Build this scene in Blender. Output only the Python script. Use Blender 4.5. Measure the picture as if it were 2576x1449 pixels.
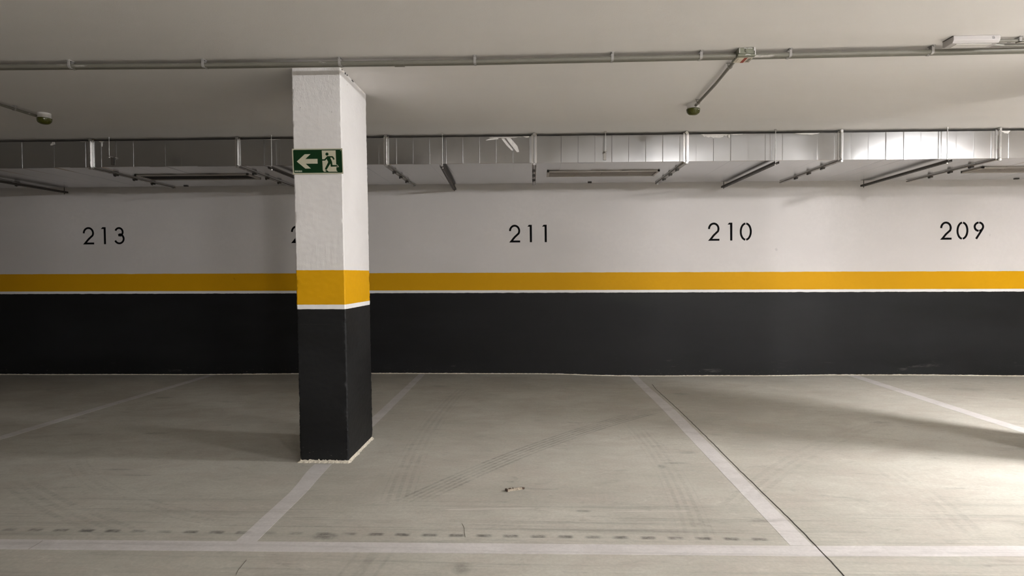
import bpy, bmesh, math, random
from mathutils import Vector, Matrix, noise
random.seed(7)
S = bpy.context.scene
for o in list(bpy.data.objects): bpy.data.objects.remove(o)
COL = S.collection

# ------------------------------------------------------------------ camera
cd = bpy.data.cameras.new('camera'); cam = bpy.data.objects.new('camera', cd); COL.objects.link(cam)
cd.sensor_fit = 'HORIZONTAL'; cd.sensor_width = 36.0; cd.lens = 36.0*1500.0/2576.0
cd.clip_start = 0.05; cd.clip_end = 100
def cam_basis(vx, vy, roll, f=1500.0, cx=1288.0, cy=724.5):
    """orientation that puts the wall's normal at its vanishing point and the horizon at its slope"""
    d = Vector(((vx-cx)/f, (vy-cy)/f, 1)).normalized()
    r = Vector((1, -roll, 0)); r = (r-d*r.dot(d)).normalized()
    u = r.cross(d)
    if u.y > 0: u = -u
    right = Vector((r.x, d.x, u.x)); down = Vector((r.y, d.y, u.y)); fwd = Vector((r.z, d.z, u.z))
    return Matrix((right, -down, -fwd)).transposed()
cam.matrix_world = Matrix.Translation((0, 0, 1.212)) @ cam_basis(1343, 689, 0.0031).to_4x4()
S.camera = cam

# ------------------------------------------------------------------ world + exposure
w = bpy.data.worlds.new('world'); S.world = w; w.use_nodes = True
w.node_tree.nodes['Background'].inputs[0].default_value = (0.5, 0.5, 0.5, 1)
w.node_tree.nodes['Background'].inputs[1].default_value = 0.0
S.view_settings.view_transform = 'Standard'; S.view_settings.look = 'None'
S.view_settings.gamma = 1.0; S.view_settings.use_curve_mapping = False
S.view_settings.exposure = 2.7
# ceiling lamps that burn: (x, y, length, tube axis, emission strength)
LAMPS = [(4.75, 3.5, 0.42, 'Y', 158.0), (5.5, 0.5, 0.6, 'Y', 106.0), (3.0, -2.5, 0.6, 'X', 70.0), (4.0, -7.0, 0.6, 'X', 130.0)]
LAMP_COL = (1.0, 0.985, 0.985, 1)

ZC = 2.525          # ceiling
YW = 7.13           # back wall
# ------------------------------------------------------------------ materials
class NT:
    def __init__(s, name, rough=0.6, metal=0.0, spec=0.5):
        s.m = bpy.data.materials.new(name); s.m.use_nodes = True
        s.t = s.m.node_tree; s.b = s.t.nodes['Principled BSDF']
        s.b.inputs['Roughness'].default_value = rough; s.b.inputs['Metallic'].default_value = metal
        s.b.inputs['Specular IOR Level'].default_value = spec
        s.co = None
    def n(s, ty, **k):
        nd = s.t.nodes.new(ty)
        for a, v in k.items(): setattr(nd, a, v)
        return nd
    def link(s, a, b): s.t.links.new(a, b)
    def coord(s):
        if s.co is None: s.co = s.n('ShaderNodeNewGeometry').outputs['Position']
        return s.co
    def setin(s, sock, v):
        if isinstance(v, bpy.types.NodeSocket): s.link(v, sock)
        else: sock.default_value = v
    def math(s, op, a, b=0.0, clamp=False):
        nd = s.n('ShaderNodeMath', operation=op, use_clamp=clamp)
        s.setin(nd.inputs[0], a); s.setin(nd.inputs[1], b); return nd.outputs[0]
    def xyz(s):
        nd = s.n('ShaderNodeSeparateXYZ'); s.link(s.coord(), nd.inputs[0]); return nd.outputs
    def noise(s, scale, detail=4, rough=0.55, stretch=(1, 1, 1), off=(0, 0, 0), dist=0.0):
        mp = s.n('ShaderNodeMapping'); s.link(s.coord(), mp.inputs[0])
        mp.inputs['Scale'].default_value = stretch; mp.inputs['Location'].default_value = off
        nd = s.n('ShaderNodeTexNoise'); s.link(mp.outputs[0], nd.inputs['Vector'])
        nd.inputs['Scale'].default_value = scale; nd.inputs['Detail'].default_value = detail
        nd.inputs['Roughness'].default_value = rough; nd.inputs['Distortion'].default_value = dist
        return nd.outputs['Fac']
    def rng(s, v, a, b, c=0.0, d=1.0, smooth=True):
        nd = s.n('ShaderNodeMapRange'); nd.interpolation_type = 'SMOOTHSTEP' if smooth else 'LINEAR'
        s.setin(nd.inputs[0], v)
        for i, x in zip((1, 2, 3, 4), (a, b, c, d)): nd.inputs[i].default_value = x
        return nd.outputs[0]
    def mix(s, f, a, b, blend='MIX'):
        nd = s.n('ShaderNodeMix', data_type='RGBA', blend_type=blend)
        s.setin(nd.inputs[0], f); s.setin(nd.inputs[6], a if isinstance(a, bpy.types.NodeSocket) else tuple(a)+(1,))
        s.setin(nd.inputs[7], b if isinstance(b, bpy.types.NodeSocket) else tuple(b)+(1,))
        return nd.outputs[2]
    def color(s, c): s.setin(s.b.inputs['Base Color'], c if isinstance(c, bpy.types.NodeSocket) else tuple(c)+(1,)); return s
    def bump(s, h, dist=0.002, strength=0.6, prev=None):
        nd = s.n('ShaderNodeBump'); nd.inputs['Distance'].default_value = dist; nd.inputs['Strength'].default_value = strength
        s.link(h, nd.inputs['Height'])
        if prev: s.link(prev, nd.inputs['Normal'])
        s.link(nd.outputs[0], s.b.inputs['Normal']); return nd.outputs[0]

def plain(name, col, rough=0.6, metal=0.0, spec=0.5, vary=0.0, scale=30):
    t = NT(name, rough, metal, spec)
    if vary:
        f = t.noise(scale, 4)
        t.color(t.mix(t.rng(f, 0.3, 0.7, smooth=False), [c*(1-vary) for c in col], [min(1, c*(1+vary)) for c in col]))
    else: t.color(col)
    return t.m

def wall_paint(name, col, rough=0.75, bump=0.25, spec=0.3):
    t = NT(name, rough, 0, spec)
    f = t.noise(0.9, 5, 0.6, (1, 1, 1.6)); g = t.noise(26, 4, 0.6)
    c = t.mix(t.rng(f, 0.3, 0.7), [x*0.955 for x in col], [min(1, x*1.03) for x in col])
    c = t.mix(t.rng(g, 0.35, 0.65, 0, 0.5), c, [x*0.965 for x in col])
    sp = t.noise(9.0, 2, 0.5, off=(3, 7, 1)); sp2 = t.rng(sp, 0.765, 0.79)
    c = t.mix(t.math('MULTIPLY', sp2, 0.35), c, [x*0.6 for x in col])
    t.color(c); b = t.bump(g, 0.002, bump); t.bump(t.noise(140, 3, 0.6), 0.0012, bump, b)
    return t.m

M = {}
M['wall'] = wall_paint('wall_off_white_paint', (0.690, 0.660, 0.645))
M['yellow'] = wall_paint('yellow_band_paint', (0.680, 0.350, 0.003), 0.6, 0.2, 0.15)
M['strip'] = wall_paint('bright_white_strip_paint', (0.86, 0.85, 0.84), 0.6, 0.2)
def dado_mat(name):
    t = NT(name, 0.5, 0, 0.24)
    f = t.noise(1.3, 6, 0.65, (0.5, 1, 2)); g = t.noise(30, 4, 0.6)
    c = t.mix(t.rng(f, 0.35, 0.7), (0.0075, 0.0078, 0.0083), (0.0125, 0.013, 0.014))
    sc = t.noise(5, 6, 0.75, (0.35, 1, 2.2), (5, 2, 8))
    z = t.xyz()[2]; low = t.rng(z, 0.28, 0.05)
    k = t.math('MULTIPLY', t.rng(sc, 0.60, 0.72), low)
    c = t.mix(t.math('MULTIPLY', k, 0.16), c, (0.30, 0.29, 0.27))
    sp = t.math('MULTIPLY', t.rng(t.noise(60, 3, 0.6, (1, 1, 2.5), (1, 1, 4)), 0.69, 0.74), t.rng(z, 0.13, 0.02))
    c = t.mix(t.math('MULTIPLY', sp, 0.7), c, (0.42, 0.38, 0.33))
    t.color(c); t.setin(t.b.inputs['Roughness'], t.rng(f, 0.3, 0.7, 0.48, 0.62))
    b = t.bump(g, 0.002, 0.3); t.bump(t.noise(170, 3, 0.6), 0.001, 0.3, b)
    return t.m
M['dado'] = dado_mat('black_dado_paint')
M['mortar'] = plain('pale_mortar', (0.62, 0.57, 0.47), 0.9, vary=0.25, scale=60)

def ceil_mat():
    t = NT('ceiling_off_white_paint', 0.85, 0, 0.2)
    f = t.noise(0.55, 5, 0.6, (0.55, 1.3, 1)); g = t.noise(2.2, 6, 0.7, (0.25, 1.6, 1), (4, 1, 0))
    c = t.mix(t.rng(f, 0.3, 0.7), (0.815, 0.785, 0.765), (0.850, 0.825, 0.810))
    c = t.mix(t.rng(g, 0.45, 0.75, 0, 0.45), c, (0.86, 0.83, 0.81))
    # thin trowel scratches
    h = t.noise(7, 3, 0.6, (0.12, 2.6, 1), (9, 0, 0)); c = t.mix(t.math('MULTIPLY', t.rng(h, 0.72, 0.76), 0.3), c, (0.87, 0.84, 0.82))
    t.color(c); b = t.bump(t.noise(18, 5, 0.6), 0.002, 0.2); t.bump(t.noise(150, 3, 0.6), 0.0012, 0.35, b)
    return t.m
M['ceiling'] = ceil_mat()

# ---- floor: concrete with tyre marks laid down where they lie
def circ(p1, p2, p3):
    (ax, ay), (bx, by), (cx, cy) = p1, p2, p3
    d = 2*(ax*(by-cy)+bx*(cy-ay)+cx*(ay-by))
    ux = ((ax*ax+ay*ay)*(by-cy)+(bx*bx+by*by)*(cy-ay)+(cx*cx+cy*cy)*(ay-by))/d
    uy = ((ax*ax+ay*ay)*(cx-bx)+(bx*bx+by*by)*(ax-cx)+(cx*cx+cy*cy)*(bx-ax))/d
    return ux, uy, math.hypot(ax-ux, ay-uy)
# three points on the track, width, ribs, strength (negative = paler than the floor), tread
TRACKS = [
    ((-0.62, 3.20), (-0.02, 4.10), (1.03, 5.26), 0.175, 5, 0.52, 0.4, (3.05, 5.45)),
    ((-0.733, 6.35), (-0.825, 4.40), (-0.72, 3.00), 0.19, 4, 0.24, 0.6, (3.0, 6.3)),
    ((0.78, 4.90), (0.825, 3.60), (0.74, 2.70), 0.18, 4, 0.22, 0.6, (2.6, 4.9)),
    ((1.00, 3.05), (1.834, 4.056), (2.75, 4.86), 0.17, 3, 0.20, 0.6, (3.0, 4.95)),
    ((2.17, 3.95), (2.135, 3.335), (1.98, 2.75), 0.19, 3, 0.17, 0.4, (2.7, 3.95)),
    ((-2.95, 3.30), (-2.282, 2.884), (-1.75, 2.62), 0.17, 3, 0.24, 0.7, (-3.1, -1.7)),
    ((-2.95, 3.72), (-2.332, 3.21), (-1.80, 2.94), 0.12, 2, 0.20, 0.7, (-3.1, -1.4)),
    ((-0.66, 2.75), (-0.70, 2.50), (-0.72, 2.20), 0.17, 2, 0.30, 0.2, (2.1, 2.75)),
]
def concrete(name, base_dark, base_light, tint, scuff=1.0, rough=0.62):
    t = NT(name, rough, 0, 0.3)
    X, Y, Z = t.xyz()
    n1 = t.noise(0.55, 6, 0.66, (0.85, 1.2, 1)); n2 = t.noise(3.2, 8, 0.72, (0.75, 1.25, 1), (3, 2, 0), 0.5); n3 = t.noise(60, 3, 0.6)
    c = t.mix(t.rng(n1, 0.32, 0.68), base_dark, base_light)
    c = t.mix(t.rng(n2, 0.42, 0.66, 0, 0.6), c, tint)
    n4 = t.noise(11, 6, 0.75, (0.6, 1.4, 1), (8, 1, 0), 0.8)
    c = t.mix(t.rng(n4, 0.52, 0.72, 0, 0.38), c, [x*0.66 for x in base_dark]); c = t.mix(t.rng(n4, 0.44, 0.30, 0, 0.35), c, [min(1, x*1.18) for x in base_light])
    c = t.mix(t.rng(n3, 0.35, 0.65, 0, 0.22), c, [x*0.72 for x in base_dark])
    dark = None
    def add(m):
        nonlocal dark
        dark = m if dark is None else t.math('ADD', dark, m)
    grain = t.rng(t.noise(22, 5, 0.75), 0.30, 0.62, 0.25, 1.0)
    patch = t.rng(t.noise(2.6, 3, 0.6, off=(7, 3, 0)), 0.38, 0.58, 0.35, 1.0)
    for p1, p2, p3, wd, ribs, st, tread, lim in TRACKS:
        ux, uy, R = circ(p1, p2, p3)
        dx = t.math('SUBTRACT', X, ux); dy = t.math('SUBTRACT', Y, uy)
        r = t.math('SUBTRACT', t.math('SQRT', t.math('ADD', t.math('MULTIPLY', dx, dx), t.math('MULTIPLY', dy, dy))), R)
        body = t.rng(t.math('ABSOLUTE', r), wd/2, wd/2-0.012)
        rib = t.rng(t.math('COSINE', t.math('MULTIPLY', r, 2*math.pi*ribs/wd)), -0.55, 0.5)
        along = t.math('ADD', t.math('MULTIPLY', Y if abs(p1[1]-p3[1]) > abs(p1[0]-p3[0]) else X, 150.0), t.math('MULTIPLY', r, 60.0))
        tr = t.rng(t.math('SINE', along), -0.4, 0.4, 1-tread*0.7, 1)
        q = Y if abs(p1[1]-p3[1]) > abs(p1[0]-p3[0]) else X
        l1 = t.rng(q, lim[0], lim[0]+0.25); l2 = t.rng(q, lim[1], lim[1]-0.25)
        m = t.math('MULTIPLY', t.math('MULTIPLY', body, rib), t.math('MULTIPLY', tr, t.math('MULTIPLY', l1, l2)))
        m = t.math('MULTIPLY', m, t.math('MULTIPLY', patch, grain))
        add(t.math('MULTIPLY', m, st))
    # row of rubber dashes beside the bay front line
    yy = t.math('ABSOLUTE', t.math('SUBTRACT', Y, 2.728))
    ds = t.math('ABSOLUTE', t.math('SUBTRACT', t.math('FRACT', t.math('DIVIDE', t.math('ADD', X, 10.0), 0.126)), 0.5))
    dd = t.math('MULTIPLY', t.rng(ds, 0.36, 0.16), t.rng(yy, 0.022, 0.006))
    dd = t.math('MULTIPLY', dd, t.math('MULTIPLY', t.rng(X, 1.15, 1.0), t.rng(t.noise(2.2, 3, 0.6, off=(1, 8, 0)), 0.30, 0.55, 0.35, 1)))
    add(t.math('MULTIPLY', t.math('MULTIPLY', dd, grain), 0.95))
    # fine driving streaks running along the lane
    st = t.noise(3.2, 7, 0.75, (0.16, 5.5, 1), (2, 5, 0)); band = t.math('MULTIPLY', t.rng(Y, 3.45, 2.95), t.rng(Y, 1.6, 2.3))
    add(t.math('MULTIPLY', t.math('MULTIPLY', t.rng(st, 0.48, 0.70), band), 0.42))
    for yl, wl, sl in ((2.985, 0.005, 0.42), (2.905, 0.004, 0.30), (2.80, 0.004, 0.25), (2.76, 0.006, 0.22)):
        wob = t.math('MULTIPLY', t.math('SUBTRACT', t.noise(0.7, 2, 0.5, off=(yl*9, 0, 0)), 0.5), 0.10)
        y2 = t.math('ABSOLUTE', t.math('SUBTRACT', t.math('SUBTRACT', Y, yl), wob))
        add(t.math('MULTIPLY', t.math('MULTIPLY', t.rng(y2, wl, wl*0.3), t.rng(t.noise(1.6, 4, 0.7, (0.5, 1, 1), (yl*7, 3, 0)), 0.45, 0.6)), sl))
    # worn smudges
    for bx, by, rx, ry, s_ in ((-0.968, 2.70, 0.075, 0.045, 0.75), (0.90, 3.82, 0.10, 0.02, 0.5), (-3.66, 5.74, 0.11, 0.05, 0.5), (0.80, 3.75, 0.03, 0.05, 0.4),
                               (-2.90, 4.44, 0.12, 0.04, 0.4), (2.80, 4.91, 0.11, 0.05, 0.35), (1.47, 6.05, 0.10, 0.08, 0.35), (1.03, 4.05, 0.09, 0.04, 0.4),
                               (-0.30, 2.42, 0.05, 0.06, 0.5), (0.25, 3.03, 0.05, 0.02, 0.6), (1.12, 2.93, 0.10, 0.02, 0.5), (-2.45, 2.45, 0.05, 0.05, 0.45),
                               (-1.0, 6.35, 0.12, 0.08, 0.3), (-2.6, 3.6, 0.12, 0.02, 0.4), (-2.4, 3.5, 0.14, 0.012, 0.4), (4.5, 6.3, 0.22, 0.09, 0.22)):
        ex = t.math('DIVIDE', t.math('SUBTRACT', X, bx), rx); ey = t.math('DIVIDE', t.math('SUBTRACT', Y, by), ry)
        rr = t.math('SQRT', t.math('ADD', t.math('MULTIPLY', ex, ex), t.math('MULTIPLY', ey, ey)))
        add(t.math('MULTIPLY', t.math('MULTIPLY', t.rng(rr, 1.1, 0.3), grain), s_))
    # small random scuffs
    sc = t.noise(4.5, 5, 0.7, (0.45, 1.5, 1), (11, 4, 0), 0.6); add(t.math('MULTIPLY', t.math('MULTIPLY', t.rng(sc, 0.60, 0.74), grain), 0.45))
    d = t.math('MULTIPLY', dark, scuff, clamp=True)
    c = t.mix(t.math('MULTIPLY', d, 0.85), c, (0.085, 0.080, 0.072))
    # pale powdery scrapes and a trowelled arc
    pl = t.noise(3.6, 5, 0.7, (0.14, 3.2, 1), (1, 9, 0)); pm = t.math('MULTIPLY', t.rng(pl, 0.62, 0.72), t.math('MULTIPLY', t.rng(Y, 3.5, 3.1), t.rng(Y, 2.3, 2.9)))
    c = t.mix(t.math('MULTIPLY', pm, 0.45), c, (0.62, 0.59, 0.54))
    for x0_, y0_, x1_, y1_, hw in ((0.03, 3.06, 0.28, 2.955, 0.022), (0.40, 3.03, 0.78, 3.045, 0.010), (-0.45, 3.03, 0.0, 3.06, 0.012)):
        L_ = math.hypot(x1_-x0_, y1_-y0_); ux_, uy_ = (x1_-x0_)/L_, (y1_-y0_)/L_
        ax_ = t.math('SUBTRACT', X, x0_); ay_ = t.math('SUBTRACT', Y, y0_)
        al = t.math('ADD', t.math('MULTIPLY', ax_, ux_), t.math('MULTIPLY', ay_, uy_)); ac = t.math('ABSOLUTE', t.math('SUBTRACT', t.math('MULTIPLY', ax_, uy_), t.math('MULTIPLY', ay_, ux_)))
        mk_ = t.math('MULTIPLY', t.rng(ac, hw, hw*.6), t.math('MULTIPLY', t.rng(al, -.02, .02), t.rng(al, L_+.02, L_-.02)))
        c = t.mix(t.math('MULTIPLY', t.math('MULTIPLY', mk_, patch), 0.5), c, (0.66, 0.63, 0.58))
    t.color(c); t.setin(t.b.inputs['Roughness'], t.rng(n2, 0.3, 0.7, rough-0.08, rough+0.1))
    b = t.bump(n2, 0.003, 0.12); t.bump(n3, 0.001, 0.2, b)
    return t.m
M['floor'] = concrete('floor_concrete', (0.420, 0.403, 0.350), (0.575, 0.560, 0.497), (0.455, 0.412, 0.360))
M['line'] = concrete('line_paint_white', (0.60, 0.575, 0.56), (0.69, 0.665, 0.65), (0.52, 0.495, 0.475), 0.6, 0.6)
M['crack'] = plain('dark_joint', (0.035, 0.030, 0.026), 0.9); M['hair'] = plain('hairline_crack', (0.16, 0.14, 0.12), 0.9)

def column_plaster():
    t = NT('column_white_plaster', 0.7, 0, 0.3)
    X, Y, Z = t.xyz()
    f = t.noise(2.2, 5, 0.6); g = t.noise(55, 5, 0.65, (1, 1, 0.6)); h = t.noise(150, 3, 0.6)
    c = t.mix(t.rng(f, 0.3, 0.7), (0.72, 0.70, 0.69), (0.77, 0.75, 0.74))
    pit = t.math('MULTIPLY', t.rng(t.noise(34, 2, 0.5, off=(2, 2, 2)), 0.765, 0.785), 0.5); c = t.mix(pit, c, (0.25, 0.23, 0.21))
    t.color(c)
    top = t.math('ADD', t.rng(Z, 2.22, 2.42), t.math('MULTIPLY', t.rng(t.noise(3, 3, 0.5, off=(0, 5, 0)), 0.5, 0.6), 0.25), clamp=True)
    b = t.bump(t.math('MULTIPLY', g, top), 0.006, 0.9)
    rid = t.math('MULTIPLY', t.noise(16, 4, 0.6, (1.6, 1, 0.22), (6, 0, 1)), t.rng(t.noise(4, 3, 0.5), 0.45, 0.6))
    b = t.bump(rid, 0.006, 0.35, b); t.bump(h, 0.0012, 0.35, b)
    return t.m
M['plaster'] = column_plaster()

def galv(name, col, rough, vary=0.12, sp=1.0):
    t = NT(name, rough, 1.0)
    f = t.noise(1.4, 4, 0.6, (1, 1, 1)); g = t.noise(55, 3, 0.7)
    c = t.mix(t.rng(f, 0.3, 0.7), [x*(1-vary) for x in col], [min(1, x*(1+vary)) for x in col])
    c = t.mix(t.rng(g, 0.35, 0.65, 0, 0.4*sp), c, [x*0.86 for x in col])
    t.color(c); t.setin(t.b.inputs['Roughness'], t.rng(f, 0.35, 0.65, rough-0.02, rough+0.03))
    return t.m
M['duct'] = galv('galvanised_duct_sheet', (0.50, 0.50, 0.50), 0.20, 0.03, 0.15)
M['flange'] = galv('bright_zinc_flange', (0.76, 0.75, 0.74), 0.28)
M['zinc'] = galv('zinc_rod', (0.62, 0.61, 0.59), 0.35)
M['rail'] = plain('dull_channel_steel', (0.060, 0.052, 0.045), 0.5, 0.4); M['bar'] = galv('dull_flange_bar', (0.26, 0.245, 0.225), 0.42)
M['cleat'] = plain('dark_cleat_steel', (0.06, 0.055, 0.05), 0.5, 0.6)
M['grille'] = plain('grey_grille_paint', (0.42, 0.39, 0.36), 0.5, 0.3)
M['blade'] = plain('grey_grille_blade', (0.34, 0.31, 0.285), 0.5, 0.3)
M['void'] = plain('dark_void', (0.01, 0.009, 0.008), 0.9)
def pvc(name, col, sm=0.9):
    t = NT(name, 0.42, 0, 0.5)
    f = t.noise(5.5, 6, 0.72, (0.35, 2.5, 2.5), (2, 0, 5)); g = t.noise(40, 4, 0.6, (0.3, 1, 1))
    c = t.mix(t.rng(g, 0.35, 0.65, 0, 0.35), col, [x*0.8 for x in col])
    c = t.mix(t.math('MULTIPLY', t.rng(f, 0.60, 0.68), sm), c, (0.60, 0.57, 0.54))
    t.color(c); return t.m
M['pvc'] = pvc('grey_conduit_pvc', (0.205, 0.195, 0.165)); M['pvc_box'] = pvc('grey_box_pvc', (0.22, 0.225, 0.17), 0.8)
M['clip'] = pvc('galvanised_clip', (0.36, 0.345, 0.33))
M['smear'] = plain('white_plaster_smear', (0.78, 0.76, 0.74), 0.8, vary=0.08, scale=50)
M['white_plastic'] = plain('white_plastic', (0.70, 0.68, 0.66), 0.4)
M['lamp_body'] = plain('grey_white_lamp_body', (0.50, 0.475, 0.47), 0.45, vary=0.04, scale=8)
M['olive'] = plain('olive_dome_plastic', (0.052, 0.054, 0.003), 0.28, 0, 0.5)
M['sticker'] = plain('cream_sticker', (0.72, 0.66, 0.55), 0.5); M['red'] = plain('rust_red_print', (0.32, 0.035, 0.008), 0.5)
M['ink'] = plain('dark_print', (0.03, 0.03, 0.035), 0.6)
M['sign_cream'] = plain('sign_photoluminescent_cream', (0.50, 0.475, 0.36), 0.4, vary=0.04, scale=40)
M['sign_green'] = plain('sign_dark_green', (0.0018, 0.026, 0.0055), 0.45, 0, 0.25)
M['plate'] = plain('sign_maker_plate', (0.10, 0.17, 0.125), 0.5)
M['black_paint'] = plain('stencil_black_paint', (0.004, 0.004, 0.0045), 0.85, 0, 0.1)
M['litter'] = plain('crumpled_litter', (0.40, 0.345, 0.27), 0.7, vary=0.5, scale=120)
M['litter_brown'] = plain('litter_brown', (0.075, 0.045, 0.03), 0.7)
em = bpy.data.materials.new('lamp_diffuser'); em.use_nodes = True
M['housing'] = plain('lamp_housing', (0.6, 0.6, 0.6), 0.5)

# ------------------------------------------------------------------ object helpers
def wloc(p):
    v = Vector((0, 0, 0))
    while p: v += p.location; p = p.parent
    return v
class MB:
    def __init__(s): s.v = []; s.f = []
    def add(s, vs, fs):
        k = len(s.v); s.v += [tuple(v) for v in vs]; s.f += [tuple(k+i for i in f) for f in fs]; return s
    def box(s, x0, x1, y0, y1, z0, z1):
        vs = [(x, y, z) for z in (z0, z1) for y in (y0, y1) for x in (x0, x1)]
        return s.add(vs, [(0, 2, 3, 1), (4, 5, 7, 6), (0, 1, 5, 4), (2, 6, 7, 3), (0, 4, 6, 2), (1, 3, 7, 5)])
    def tube(s, p, q, r, n=12, r2=None):
        p = Vector(p); q = Vector(q); a = (q-p).normalized()
        u = a.orthogonal().normalized(); v = a.cross(u); r2 = r if r2 is None else r2
        vs = [p+(u*math.cos(t)+v*math.sin(t))*r for t in [2*math.pi*i/n for i in range(n)]]
        vs += [q+(u*math.cos(t)+v*math.sin(t))*r2 for t in [2*math.pi*i/n for i in range(n)]]
        fs = [(i, (i+1) % n, n+(i+1) % n, n+i) for i in range(n)]+[tuple(range(n-1, -1, -1)), tuple(range(n, 2*n))]
        return s.add(vs, fs)
    def lathe(s, c, prof, n=28):
        vs = []; fs = []
        for r, z in prof:
            for i in range(n): t = 2*math.pi*i/n; vs.append((c[0]+r*math.cos(t), c[1]+r*math.sin(t), c[2]+z))
        for j in range(len(prof)-1):
            for i in range(n): fs.append((j*n+i, j*n+(i+1) % n, (j+1)*n+(i+1) % n, (j+1)*n+i))
        fs.append(tuple(range(n-1, -1, -1))); k = (len(prof)-1)*n; fs.append(tuple(range(k, k+n)))
        return s.add(vs, fs)
    def prism(s, pts, fn, t0, t1):
        """pts 2-D outline; fn(a, b, t) -> 3-D"""
        n = len(pts); vs = [fn(a, b, t0) for a, b in pts]+[fn(a, b, t1) for a, b in pts]
        return s.add(vs, [tuple(range(n)), tuple(range(2*n-1, n-1, -1))]+[(i, n+i, n+(i+1) % n, (i+1) % n) for i in range(n)])
    def ribbon(s, pts, wd, fn, t0, t1, w2=None):
        """stroke of constant width along a 2-D path"""
        L = []; R = []; n = len(pts)
        for i, (a, b) in enumerate(pts):
            d1 = Vector((a-pts[i-1][0], b-pts[i-1][1])) if i else None
            d2 = Vector((pts[i+1][0]-a, pts[i+1][1]-b)) if i < n-1 else None
            d1 = d1 or d2; d2 = d2 or d1; d1.normalize(); d2.normalize()
            m = (d1+d2).normalized(); nn = Vector((-m.y, m.x)); k = 1/max(0.5, nn.dot(Vector((-d1.y, d1.x))))
            h = (wd if w2 is None else wd+(w2-wd)*i/(n-1))/2*k
            L.append((a+nn.x*h, b+nn.y*h)); R.append((a-nn.x*h, b-nn.y*h))
        vs = [fn(a, b, t) for t in (t0, t1) for a, b in L+R]; q = 2*n; fs = []
        for i in range(n-1):
            fs += [(i, n+i, n+i+1, i+1), (q+i, q+i+1, q+n+i+1, q+n+i), (i, i+1, q+i+1, q+i), (n+i, q+n+i, q+n+i+1, n+i+1)]
        fs += [(0, q, q+n, n), (n-1, 2*n-1, q+2*n-1, q+n-1)]
        return s.add(vs, fs)
    def build(s, name, mat, parent=None, smooth=False, bevel=0.0, loc=None):
        me = bpy.data.meshes.new(name)
        o = wloc(parent) if loc is None else Vector(loc)
        me.from_pydata([Vector(v)-o for v in s.v], [], s.f); me.validate()
        bm = bmesh.new(); bm.from_mesh(me); bmesh.ops.recalc_face_normals(bm, faces=bm.faces); bm.to_mesh(me); bm.free()
        if smooth:
            for p in me.polygons: p.use_smooth = True
            try: me.set_sharp_from_angle(angle=math.radians(38))
            except Exception: pass
        me.materials.append(mat)
        ob = bpy.data.objects.new(name, me); COL.objects.link(ob)
        if parent: ob.parent = parent
        elif loc is not None: ob.location = loc
        if bevel:
            b = ob.modifiers.new('bevel', 'BEVEL'); b.width = bevel; b.segments = 2; b.limit_method = 'ANGLE'
        return ob
def tag(o, label=None, cat=None, group=None, kind=None):
    for k, v in (('label', label), ('category', cat), ('group', group), ('kind', kind)):
        if v: o[k] = v
    return o
def thing(name, loc, label, cat, group=None):
    o = bpy.data.objects.new(name, None); COL.objects.link(o); o.location = loc; o.empty_display_size = 0.1
    return tag(o, label, cat, group)
def copy_tree(o, parent=None):
    c = o.copy(); COL.objects.link(c); c.parent = parent
    for ch in list(o.children): copy_tree(ch, c)
    return c
def smooth01(t): t = max(0, min(1, t)); return t*t*(3-2*t)

# ------------------------------------------------------------------ structure
WOB = [(-13, -.010), (-6.5, -.019), (-4.55, -.013), (-1.67, .0107), (0, .011), (1.16, -.0117), (2.6, -.0046), (3.56, .0076), (4.49, .0106), (5.71, .003), (13, 0)]
def zf(x, y):
    """the slab is slightly uneven where it meets the back wall"""
    for (a, za), (b, zb) in zip(WOB, WOB[1:]):
        if a <= x <= b: k = za+(zb-za)*smooth01((x-a)/(b-a)); break
    else: k = 0
    return k*smooth01((y-5.2)/1.9)
X0, X1, Y0 = -13.0, 13.0, -9.0
fl = MB(); xs = [X0+(X1-X0)*i/130 for i in range(131)]; ys = [Y0, -4, 0, 3, 5.1]+[5.2+i*0.15 for i in range(13)]+[YW+.05]
vs = [(x, y, zf(x, y)) for y in ys for x in xs]; n = len(xs)
fl.add(vs, [(j*n+i, j*n+i+1, (j+1)*n+i+1, (j+1)*n+i) for j in range(len(ys)-1) for i in range(n-1)])
floor = fl.build('floor', M['floor'], smooth=True); tag(floor, kind='structure')
cl = MB().box(X0, X1, Y0, YW+.2, ZC, ZC+.25).build('ceiling', M['ceiling']); tag(cl, kind='structure')
def jag(x, amp, s=11, seed=0):
    return amp*(noise.noise(Vector((x*s, seed, 0)))*1.2+0.7*noise.noise(Vector((x*s*5, seed+9, 0)))+0.25*noise.noise(Vector((x*1.3, seed+3, 0))))
def band(name, mat, parent, xa, xb, zb, zt, y, step=0.02, th=0.0016, side=-1):
    n = int((xb-xa)/step)+1; pts = [xa+(xb-xa)*i/(n-1) for i in range(n)]
    b = MB(); vs = [(x, y+side*th, zt(x)) for x in pts]+[(x, y+side*th, zb(x)) for x in pts]
    vs += [(x, y, zt(x)) for x in pts]+[(x, y, zb(x)) for x in pts]
    fs = []
    for i in range(n-1): fs += [(i, i+1, n+i+1, n+i), (2*n+i, 2*n+i+1, i+1, i), (n+i, n+i+1, 3*n+i+1, 3*n+i)]
    return b.add(vs, fs).build(name, mat, parent)
wb = MB().box(X0, X1, YW, YW+.2, -.05, ZC+.01).build('wall_back', M['wall']); tag(wb, kind='structure')
dip = lambda x: 0.0
band('yellow_band', M['yellow'], wb, X0, X1, lambda x: 1.018+0.0006*x+jag(x, .0012, 6, 1), lambda x: 1.2275+jag(x, .0022, 7, 2), YW)
band('white_strip', M['strip'], wb, X0, X1, lambda x: 0.980, lambda x: 1.0178+0.0006*x+jag(x, .0012, 6, 1), YW, th=0.0012)
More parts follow.
